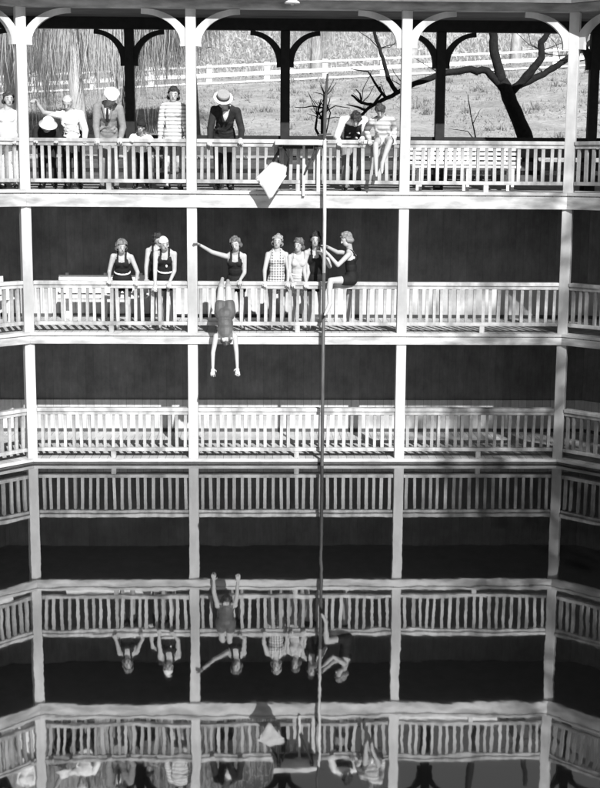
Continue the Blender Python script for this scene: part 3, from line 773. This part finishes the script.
        if st in ('bob', 'mop'):
            for j in range(46):
                a, b_ = rnd.uniform(0, 2 * math.pi), rnd.uniform(-.1, 1)
                c_ = math.sqrt(max(0, 1 - b_ * b_)); d = hs * math.cos(a) * c_ * .084 * k + hf * (math.sin(a) * c_ * .098 - .008) * k + hu * (b_ * .102 + .022) * k
                ell(bm, HC + d, hax, (rnd.uniform(.018, .030) * k,) * 3, 6)
        def khair(q):
            x, y, z = hloc(q); return not (y > .02 and z < (.066 if st != 'mop' else .05) - abs(x) * .15 and abs(x) < .078) and not (y > .045 and z < .03) and z > (-.10 if st == 'bob' else -.055) and not (abs(x) < .09 and y > .03 and z < -.05)
        blob('hair', bm, hair_tone(tone), t, .009, 1, khair)
    def matr(x): return CLOTH[x]
    d = .011
    if p['wear'] in ('suit', 'dress'):
        mm = CLOTH[p['mat']] if p.get('mat') else cloth_tone(p['tone'])
        bm = BM(); torso(bm, d)
        for s in (-1, 1):
            e = HP[s].lerp(KN[s], .34 if p['wear'] == 'suit' else .2); cap(bm, HP[s], .088 * k + d * 1.2, e, .078 * k + d * 1.3)
        if p['wear'] == 'dress' or p.get('mat') == 'palesuit':     # flared skirt
            for q in range(7):
                u = .14 - q * .05; r_ = .128 + q * .013; ell(bm, at(0, .005, u), ax, (r_ * k, r_ * .80 * k, .05 * k))
        def kc(q):
            x, y, z = loc(q); ax_ = abs(x)
            if z < .30 or p.get('diver') and z < .44 and ax_ < .125: return True
            if z < .50 and .046 < ax_ < .090: return True
            if ax_ > .135 - max(0, z - .30) * .35: return False
            return z < ((.345 if y > 0 else .34) + (ax_ / .09) ** 2 * .04)
        su = blob('swimsuit', bm, mm, t, .009, 2, kc)
        if p.get('belt'):
            bm = BM(); ell(bm, at(0, 0, .13), ax, (.148 * k, .113 * k, .05 * k))
            blob('belt', bm, M_STRAP, su, .007, 1, lambda q: abs(loc(q)[2] - .13) < .017)
        if p.get('emblem'):
            bm = BM(); ell(bm, at(.03, .118, .25), ax, (.018 * k, .012 * k, .028 * k), 10); obj('emblem', bm, M_STRAP, su, smooth=True)
    if p['wear'] == 'frock':
        bm = BM(); torso(bm, .018); arms(bm, .014, -.0)
        for q in range(16): ell(bm, at(0, 0, .1 - q * .055), ax, ((.16 + q * .006) * k, (.125 + q * .006) * k, .06 * k))
        blob('dress', bm, CLOTH[p['mat']], t, .012, 3, lambda q: loc(q)[2] < .45 and not (loc(q)[1] > 0 and abs(loc(q)[0]) < .05 and loc(q)[2] > .40))
    if p['wear'] in ('jumper', 'man'):
        mm = CLOTH[p['mat'] if p['wear'] == 'jumper' else p['shirt']]
        bm = BM(); torso(bm, .020); arms(bm, .018, .93)
        jk = p.get('tie') or p['wear'] == 'jumper'
        for s in (-1, 1):                                            # folds at elbow and waist
            ell(bm, EL[s] + F * .012, (S, F, U), (.058 * k, .055 * k, .042 * k), 8)
        rnd = random.Random(p['label'] + 'f')
        for j in range(10): cap(bm, at(rnd.uniform(-.13, .13), .10, rnd.uniform(.0, .3)), .018, at(rnd.uniform(-.13, .13), .09, rnd.uniform(.0, .3)), .014, 6)
        if jk:
            for q in range(5): ell(bm, at(0, .0, .08 - q * .035), ax, ((.162 + q * .004) * k, (.122 + q * .003) * k, .05 * k))
        ja = blob('jumper' if p['wear'] == 'jumper' else ('jacket' if p.get('tie') else 'shirt'), bm, mm, t, .010, 2,
             lambda q: loc(q)[2] < .485 and not (p.get('tie') and loc(q)[1] > .05 and abs(loc(q)[0]) < (loc(q)[2] - .27) * .38))
        if p.get('tie'):
            bm = BM(); ell(bm, at(0, .09, .36), ax, (.07 * k, .045 * k, .10 * k)); blob('shirt_front', bm, CLOTH['whitecloth' if p['tie'] == 'darkcloth' else 'whitecloth'], t, .009, 1)
            if p['tie'] == 'darkcloth':
                bm = BM(); cap(bm, at(0, .125, .43), .016 * k, at(0, .142, .27), .028 * k, 8); obj('tie', bm, CLOTH['darkcloth'], ja, smooth=True)
            for s in (-1, 1):
                bm = BM(); cap(bm, at(.075 * s, .095, .47), .016 * k, at(.030 * s, .132, .30), .022 * k, 8); obj('lapel', bm, mm, ja, smooth=True)
        if p.get('vest'):
            bm = BM(); torso(bm, .032)
            blob('vest', bm, CLOTH[p['vest']], t, .010, 2, lambda q: loc(q)[2] < .40 and abs(loc(q)[0]) < .14)
        if p['wear'] == 'jumper':
            bm = BM()
            for q in range(12): ell(bm, at(0, 0, .04 - q * .05), ax, ((.155 + q * .005) * k, (.12 + q * .005) * k, .06 * k))
            blob('skirt', bm, CLOTH[p['skirt']], t, .012, 2, lambda q: loc(q)[2] < .06)
        elif p.get('shorts'):
            bm = BM(); ell(bm, at(0, -.005, .01), ax, (.185 * k, .140 * k, .14 * k))
            for s in (-1, 1): cap(bm, HP[s], .105 * k, HP[s].lerp(KN[s], .9), .078 * k)
            blob('shorts', bm, CLOTH[p['legs']], t, .010, 2, lambda q: loc(q)[2] < .10)
        else:
            bm = BM(); ell(bm, at(0, -.005, .01), ax, (.178 * k, .134 * k, .14 * k))
            for s in (-1, 1):
                cap(bm, HP[s], .106 * k, KN[s], .078 * k); cap(bm, KN[s], .078 * k, AN[s].lerp(KN[s], .05), .066 * k)
            blob('trousers', bm, CLOTH[p['legs']], t, .012, 2, lambda q: loc(q)[2] < .10)
    if p['wear'] in ('jumper', 'man', 'frock') and not p.get('barefoot'):
        bm = BM()
        for an, h_, m_, t_ in feet: cap(bm, h_, .038 * k, m_, .040 * k); cap(bm, m_, .041 * k, t_, .028 * k); cap(bm, an, .042 * k, h_, .038 * k)
        blob('shoes', bm, M_SHOE, t, .011, 1)
    mt = Matrix((hs, hf, hu)).transposed().to_4x4(); mt.translation = HC
    if p.get('cap') == 'swim':
        bm = BM(); ell(bm, HC + hu * .018 * k - hf * .004 * k, hax, (.086 * k, .104 * k, .110 * k))
        for s in (-1, 1): ell(bm, HC + hs * .06 * k * s - hu * .03 * k - hf * .01 * k, hax, (.03 * k, .05 * k, .05 * k), 8)
        blob('swimming_cap', bm, CLOTH['whitecloth'], t, .008, 1, lambda q: not (hloc(q)[1] > .0 and hloc(q)[2] < .035))
    h = p.get('hat')
    if h:
        bm = BM(); mt = mt @ Matrix.Translation((0, -.005 * k, .052 * k)) @ Matrix.Rotation(R(6), 4, 'X') @ Matrix.Scale(k, 4)
        if h == 'boater':
            lathe(bm, [(.098, .0), (.146, -.002), (.148, .007), (.100, .010)], 28, mt); ht_ = obj('hat', bm, M_HAT, t)
            bm = BM(); lathe(bm, [(.0995, .0105), (.0995, .080), (.094, .088), (.0005, .090)], 28, mt); obj('hat_crown', bm, M_CROWN, ht_)
            bm = BM(); lathe(bm, [(.1025, .012), (.1025, .050), (.1003, .051), (.1003, .0115)], 28, mt); obj('hat_band', bm, M_BAND, ht_)
        elif h == 'bucket':
            lathe(bm, [(.10, .0), (.165, -.035), (.167, -.028), (.106, .012), (.100, .07), (.075, .10), (.0005, .108)], 24, mt); obj('hat', bm, CLOTH['whitecloth'], t, smooth=True)
        elif h == 'flatcap':
            ell(bm, mt @ Vector((0, .02, .035)), (hs, hf, hu), (.128 * k, .140 * k, .055 * k)); ell(bm, mt @ Vector((0, .11, .005)), (hs, hf, hu), (.085 * k, .06 * k, .012 * k)); ell(bm, mt @ Vector((0, 0, .01)), (hs, hf, hu), (.094 * k, .108 * k, .05 * k))
            blob('hat', bm, CLOTH['whitecloth'], t, .009, 2)
        else:
            ell(bm, mt @ Vector((0, 0, .02)), (hs, hf, hu), (.105 * k, .118 * k, .085 * k)); ell(bm, mt @ Vector((0, .11, -.008)), (hs, hf, hu), (.075 * k, .05 * k, .012 * k))
            blob('hat', bm, CLOTH['darkcloth'], t, .009, 2)
    return t
PEOPLE = [{'label': 'woman in dark belted swimsuit leaning on the middle rail, left of the white capped bather',
  'H': 1.6,
  'pel': (-2.951, 0.42, 3.083),
  'neck': (-2.928, 0.2, 3.558),
  'head': (-2.925, 0.12, 3.65),
  'hl': (-3.134, 0.05, 3.091),
  'hr': (-2.671, 0.05, 3.068),
  'look': (0.3, -0.92, -0.22),
  'S': (1, 0, 0),
  'pl': (-0.25, 0.9, -0.3),
  'pr': (0.25, 0.9, -0.3),
  'fl': (-3.051, 0.44999999999999996, 2.31),
  'fr': (-2.851, 0.44999999999999996, 2.31),
  'deck': 2.235,
  'wear': 'suit',
  'belt': 1,
  'tone': 0.012,
  'hair': ('bob', 0.16)},
 {'label': 'bare armed bather with dark hair standing half hidden behind the white capped bather',
  'H': 1.64,
  'pel': (-2.368, 0.72, 3.104),
  'neck': (-2.384, 0.7, 3.657),
  'head': (-2.364, 0.68, 3.732),
  'hl': (-2.557, 0.45, 3.052),
  'hr': (-2.186, 0.45, 2.986),
  'look': (0.5, -0.8, -0.3),
  'S': (1, 0, 0),
  'pl': (-0.25, 0.9, -0.3),
  'pr': (0.25, 0.9, -0.3),
  'fl': (-2.468, 0.75, 2.31),
  'fr': (-2.268, 0.75, 2.31),
  'deck': 2.235,
  'wear': 'suit',
  'tone': 0.012,
  'hair': ('bob', 0.03)},
 {'label': 'bather in a white swimming cap and dark swimsuit with pale emblem and white belt',
  'H': 1.64,
  'pel': (-2.226, 0.4, 3.104),
  'neck': (-2.209, 0.16, 3.621),
  'head': (-2.222, 0.08, 3.705),
  'hl': (-2.365, -0.06, 2.946),
  'hr': (-2.131, 0.03, 3.039),
  'look': (0.35, -0.9, -0.25),
  'S': (1, 0, 0),
  'pl': (-0.25, 0.9, -0.3),
  'pr': (0.25, 0.9, -0.3),
  'fl': (-2.326, 0.43000000000000005, 2.31),
  'fr': (-2.126, 0.43000000000000005, 2.31),
  'deck': 2.235,
  'wear': 'suit',
  'belt': 1,
  'emblem': 1,
  'tone': 0.012,
  'cap': 'swim',
  'hair': ('none', 0)},
 {'label': 'wavy haired woman in dark swimsuit stretching one arm out to grip the white column',
  'H': 1.6,
  'pel': (-1.033, 0.42, 3.083),
  'neck': (-1.046, 0.22, 3.574),
  'head': (-1.035, 0.14, 3.7),
  'hl': (-1.642, -0.03, 3.698),
  'hr': (-0.96, 0.04, 3.076),
  'look': (-0.2, -0.93, -0.3),
  'S': (1, 0, 0),
  'pl': (0, 0.3, -1),
  'pr': (0.25, 0.9, -0.3),
  'fl': (-1.133, 0.44999999999999996, 2.31),
  'fr': (-0.933, 0.44999999999999996, 2.31),
  'deck': 2.235,
  'wear': 'suit',
  'tone': 0.012,
  'hair': ('bob', 0.14)},
 {'label': 'woman in a checked skirted bathing dress resting both hands on the rail',
  'H': 1.6,
  'pel': (-0.341, 0.38, 3.083),
  'neck': (-0.342, 0.3, 3.614),
  'head': (-0.335, 0.26, 3.738),
  'hl': (-0.552, 0.04, 3.061),
  'hr': (-0.16, 0.04, 3.063),
  'look': (-0.1, -0.99, -0.08),
  'S': (1, 0, 0),
  'pl': (-0.25, 0.9, -0.3),
  'pr': (0.25, 0.9, -0.3),
  'fl': (-0.441, 0.41000000000000003, 2.31),
  'fr': (-0.241, 0.41000000000000003, 2.31),
  'deck': 2.235,
  'wear': 'dress',
  'mat': 'check',
  'hair': ('bob', 0.3)},
 {'label': 'girl in a pale belted swimsuit leaning on the rail, right of the checked bathing dress',
  'H': 1.55,
  'pel': (0.03, 0.38, 3.056),
  'neck': (0.018, 0.24, 3.578),
  'head': (0.015, 0.17, 3.687),
  'hl': (-0.076, 0.04, 3.046),
  'hr': (0.141, 0.05, 3.046),
  'look': (-0.4, -0.9, -0.15),
  'S': (1, 0, 0),
  'pl': (-0.25, 0.9, -0.3),
  'pr': (0.25, 0.9, -0.3),
  'fl': (-0.07, 0.41000000000000003, 2.31),
  'fr': (0.13, 0.41000000000000003, 2.31),
  'deck': 2.235,
  'wear': 'suit',
  'mat': 'palesuit',
  'belt': 1,
  'hair': ('bob', 0.12)},
 {'label': 'dark haired woman in black swimsuit standing close beside the tall pole',
  'H': 1.64,
  'pel': (0.316, 0.36, 3.104),
  'neck': (0.301, 0.2, 3.656),
  'head': (0.296, 0.12, 3.782),
  'hl': (0.141, 0.05, 3.046),
  'hr': (0.397, -0.1, 3.523),
  'look': (-0.05, -0.99, -0.05),
  'S': (1, 0, 0),
  'pl': (-0.25, 0.9, -0.3),
  'pr': (0.5, 0.5, -0.7),
  'fl': (0.216, 0.39, 2.31),
  'fr': (0.416, 0.39, 2.31),
  'deck': 2.235,
  'wear': 'suit',
  'tone': 0.009,
  'hair': ('bob', 0.025)},
 {'label': 'curly haired woman in black swimsuit perched astride the middle rail gripping the tall pole',
  'H': 1.6,
  'pel': (0.91, 0.08, 3.156),
  'neck': (0.861, 0.06, 3.642),
  'head': (0.805, 0.0, 3.791),
  'hl': (0.451, -0.17, 3.568),
  'hr': (0.456, -0.15, 3.682),
  'look': (-0.9, -0.25, -0.3),
  'S': (0.15, 1, 0),
  'pl': (0.3, -0.5, -1),
  'pr': (0.3, 0.5, -1),
  'fl': (0.521, -0.26, 2.744),
  'fr': (0.882, 0.38, 2.34),
  'deck': 2.235,
  'wear': 'suit',
  'tone': 0.009,
  'hair': ('bob', 0.22),
  'kl': (-1, -0.2, 0.9),
  'kr': (-0.5, 0.2, 0.3)},
 {'label': 'diver in dark swimsuit plunging head first off the middle rail with arms reaching down',
  'H': 1.6,
  'pel': (-1.194, -0.55, 2.603),
  'neck': (-1.181, -0.76, 2.188),
  'head': (-1.176, -0.66, 2.224),
  'hl': (-1.385, -0.98, 1.73),
  'hr': (-0.984, -0.98, 1.747),
  'look': (0, 0.1, -1),
  'S': (1, 0, 0),
  'pl': (-0.6, 0.6, 0.3),
  'pr': (0.15, 0.9, 0.3),
  'fl': (-1.257, -0.02, 3.096),
  'fr': (-1.158, -0.02, 3.072),
  'deck': 2.235,
  'wear': 'suit',
  'mat': 'divesuit',
  'hair': ('bob', 0.08),
  'kl': (0, -1, 0.4),
  'kr': (0, -1, 0.4),
  'diver': 1},
 {'label': 'curly haired woman in white dress on the top deck, beyond the left corner column',
  'H': 1.62,
  'pel': (-4.753, 0.15, 5.439),
  'neck': (-4.747, 0.12, 5.881),
  'head': (-4.71, 0.08, 6.026),
  'hl': (-4.797, -0.12, 5.351),
  'hr': (-4.601, -0.05, 5.354),
  'look': (0.4, -0.9, -0.1),
  'S': (1, 0, 0),
  'pl': (-0.25, 0.9, -0.3),
  'pr': (0.25, 0.9, -0.3),
  'fl': (-4.853, 0.18, 4.655),
  'fr': (-4.653, 0.18, 4.655),
  'deck': 4.58,
  'wear': 'frock',
  'mat': 'whitecloth',
  'hair': ('bob', 0.05)},
 {'label': 'person in white shirt reaching one arm out to the corner column on the top deck',
  'H': 1.66,
  'pel': (-3.762, 0.6, 5.46),
  'neck': (-3.786, 0.42, 5.87),
  'head': (-3.799, 0.36, 5.984),
  'hl': (-4.318, 0.1, 6.03),
  'hr': (-3.49, 0.1, 5.39),
  'look': (-0.1, -0.8, -0.6),
  'S': (1, 0, 0),
  'pl': (0, 0.3, -1),
  'pr': (0.25, 0.9, -0.3),
  'fl': (-3.862, 0.63, 4.655),
  'fr': (-3.662, 0.63, 4.655),
  'deck': 4.58,
  'wear': 'man',
  'shirt': 'whitecloth',
  'legs': 'darkcloth',
  'hair': ('short', 0.5)},
 {'label': 'stooping onlooker in dark clothes and a white brimmed hat bent over the top rail',
  'H': 1.5,
  'pel': (-4.204, 0.72, 5.375),
  'neck': (-4.153, 0.3, 5.555),
  'head': (-4.089, 0.12, 5.61),
  'hl': (-4.277, 0.04, 5.359),
  'hr': (-3.929, 0.04, 5.361),
  'look': (0.1, -0.75, -0.7),
  'S': (1, 0, 0),
  'pl': (-0.25, 0.9, -0.3),
  'pr': (0.25, 0.9, -0.3),
  'fl': (-4.304, 0.75, 4.655),
  'fr': (-4.104, 0.75, 4.655),
  'deck': 4.58,
  'wear': 'man',
  'shirt': 'darkcloth',
  'legs': 'darkcloth',
  'hat': 'bucket',
  'hair': ('short', 0.03)},
 {'label': 'man in pale suit, dark tie and white flat cap looking down over the top rail',
  'H': 1.74,
  'pel': (-3.151, 0.5, 5.502),
  'neck': (-3.117, 0.2, 5.993),
  'head': (-3.044, 0.08, 6.063),
  'hl': (-3.282, 0.06, 5.374),
  'hr': (-2.907, 0.06, 5.385),
  'look': (0.15, -0.75, -0.7),
  'S': (1, 0, 0),
  'pl': (-0.25, 0.9, -0.3),
  'pr': (0.25, 0.9, -0.3),
  'fl': (-3.251, 0.53, 4.655),
  'fr': (-3.051, 0.53, 4.655),
  'deck': 4.58,
  'wear': 'man',
  'shirt': 'palesuit2',
  'legs': 'palesuit2',
  'tie': 'darkcloth',
  'hat': 'flatcap',
  'hair': ('short', 0.05)},
 {'label': 'child in a dark cap peering over the top rail beside the striped jumper',
  'H': 1.26,
  'pel': (-2.608, 0.45, 5.248),
  'neck': (-2.584, 0.18, 5.466),
  'head': (-2.572, 0.08, 5.596),
  'hl': (-2.735, 0.04, 5.37),
  'hr': (-2.409, 0.04, 5.372),
  'look': (0, -0.95, -0.2),
  'S': (1, 0, 0),
  'pl': (-0.25, 0.9, -0.3),
  'pr': (0.25, 0.9, -0.3),
  'fl': (-2.708, 0.48, 4.655),
  'fr': (-2.508, 0.48, 4.655),
  'deck': 4.58,
  'wear': 'man',
  'shirt': 'whitecloth',
  'legs': 'darkcloth',
  'hat': 'cap',
  'hair': ('short', 0.03)},
 {'label': 'smiling woman in a striped knit jumper and grey skirt standing at the top rail',
  'H': 1.7,
  'pel': (-2.07, 0.42, 5.481),
  'neck': (-2.069, 0.4, 6.028),
  'head': (-2.057, 0.37, 6.127),
  'hl': (-2.268, 0.12, 5.423),
  'hr': (-1.828, 0.14, 5.427),
  'look': (0.05, -0.99, -0.1),
  'S': (1, 0, 0),
  'pl': (-0.25, 0.9, -0.3),
  'pr': (0.25, 0.9, -0.3),
  'fl': (-2.17, 0.44999999999999996, 4.655),
  'fr': (-1.97, 0.44999999999999996, 4.655),
  'deck': 4.58,
  'wear': 'jumper',
  'mat': 'stripe',
  'skirt': 'greycloth',
  'hair': ('bob', 0.035)},
 {'label': 'man in dark suit and straw boater leaning both hands on the top rail',
  'H': 1.76,
  'pel': (-1.233, 0.6, 5.513),
  'neck': (-1.19, 0.25, 5.955),
  'head': (-1.234, 0.08, 6.03),
  'hl': (-1.455, 0.04, 5.371),
  'hr': (-0.941, 0.05, 5.391),
  'look': (-0.15, -0.62, -0.8),
  'S': (1, 0, 0),
  'pl': (-0.25, 0.9, -0.3),
  'pr': (0.25, 0.9, -0.3),
  'fl': (-1.333, 0.63, 4.655),
  'fr': (-1.133, 0.63, 4.655),
  'deck': 4.58,
  'wear': 'man',
  'shirt': 'darksuit',
  'legs': 'darksuit',
  'tie': 'whitecloth',
  'hat': 'boater',
  'hair': ('short', 0.03)},
 {'label': 'tousle haired man in dark vest with white sleeves bending over the top rail',
  'H': 1.7,
  'pel': (0.912, 0.62, 5.481),
  'neck': (0.919, 0.22, 5.784),
  'head': (0.941, 0.06, 5.742),
  'hl': (0.658, 0.05, 5.362),
  'hr': (1.035, 0.05, 5.397),
  'look': (-0.05, -0.75, -0.75),
  'S': (1, 0, 0),
  'pl': (-0.25, 0.9, -0.3),
  'pr': (0.25, 0.9, -0.3),
  'fl': (0.812, 0.65, 4.655),
  'fr': (1.012, 0.65, 4.655),
  'deck': 4.58,
  'wear': 'man',
  'shirt': 'whitecloth',
  'vest': 'darkcloth',
  'legs': 'palesuit2',
  'hair': ('mop', 0.03)},
 {'label': 'boy in striped shirt and white shorts sitting on the top rail beside the column',
  'H': 1.5,
  'pel': (1.401, 0.1, 5.433),
  'neck': (1.336, -0.1, 5.783),
  'head': (1.315, -0.19, 5.87),
  'hl': (1.155, 0.0, 5.381),
  'hr': (1.573, 0.0, 5.383),
  'look': (-0.1, -0.75, -0.7),
  'S': (1, 0, 0),
  'pl': (-0.25, 0.9, -0.3),
  'pr': (0.25, 0.9, -0.3),
  'fl': (1.245, -0.36, 4.992),
  'fr': (1.351, -0.34, 5.041),
  'deck': 4.58,
  'wear': 'man',
  'shirt': 'palestripe',
  'legs': 'whitecloth',
  'shorts': 1,
  'hair': ('mop', 0.05),
  'kl': (-0.3, -1, 0.5),
  'kr': (0.2, -1, 0.5),
  'barefoot': 1}]
for p in PEOPLE: person(p)

# bake the grown surfaces, trim clothes and hair to their cut
bpy.context.view_layer.update()
dg = bpy.context.evaluated_depsgraph_get()
done = []
for o, keep in PENDING:
    me = bpy.data.meshes.new_from_object(o.evaluated_get(dg)); done.append((o, keep, me))
for o, keep, me in done:
    if keep:
        bm = BM(); bm.from_mesh(me)
        bmesh.ops.delete(bm, geom=[v for v in bm.verts if not keep(v.co)], context='VERTS')
        bm.to_mesh(me); bm.free()
    mt_ = o.data.materials[0]; o.modifiers.clear(); old = o.data; me.name = o.name; o.data = me; bpy.data.meshes.remove(old)
    if not me.materials: me.materials.append(mt_)
    for q in me.polygons: q.use_smooth = True

# ---------------------------------------------------------------- light, sky, camera
EL_, AZ = R(30.7), R(15.4)
sd = Vector((math.sin(AZ) * math.cos(EL_), -math.cos(AZ) * math.cos(EL_), math.sin(EL_)))
l = bpy.data.lights.new('sun', 'SUN'); l.energy = 5.0; l.angle = R(.5); l.color = (1, 1, 1)
o = bpy.data.objects.new('sun', l); COL.objects.link(o); o.rotation_euler = sd.to_track_quat('Z', 'Y').to_euler(); o.location = sd * 60
w = bpy.data.worlds.new('World'); scn.world = w; w.use_nodes = True
nt = w.node_tree; N = nt.nodes; L = nt.links
sky = N.new('ShaderNodeTexSky'); sky.sky_type = 'NISHITA'; sky.sun_disc = False; sky.sun_elevation = EL_; sky.sun_rotation = math.pi - AZ
bw = N.new('ShaderNodeRGBToBW'); L.new(sky.outputs[0], bw.inputs[0]); L.new(bw.outputs[0], N['Background'].inputs['Color']); N['Background'].inputs['Strength'].default_value = .05

f, pit, rol, yaw, X0, CH, CD = 1311.11, .1676, .0066, .0294, -.5904, 4.8859, 21.8213
rt = Vector((math.cos(yaw), -math.sin(yaw), 0)); hz = Vector((math.sin(yaw), math.cos(yaw), 0))
fw = hz * math.cos(pit) + Vector((0, 0, -math.sin(pit))); up = hz * math.sin(pit) + Vector((0, 0, math.cos(pit)))
c, s = math.cos(rol), math.sin(rol)
rx = rt * c + up * s; ry = up * c - rt * s
cam = bpy.data.cameras.new('camera'); cam.sensor_fit = 'HORIZONTAL'; cam.sensor_width = 36; cam.lens = 36 * f / 600; cam.clip_end = 2000; cam.clip_start = .1
co = bpy.data.objects.new('camera', cam); COL.objects.link(co)
M4 = Matrix((rx, ry, -fw)).transposed().to_4x4(); M4.translation = (X0, -CD, CH); co.matrix_world = M4
scn.camera = co
scn.view_settings.view_transform = 'Standard'; scn.view_settings.look = 'None'; scn.view_settings.gamma = 1; scn.view_settings.exposure = .5
scn.view_settings.use_curve_mapping = False
scn.cycles.max_bounces = 8
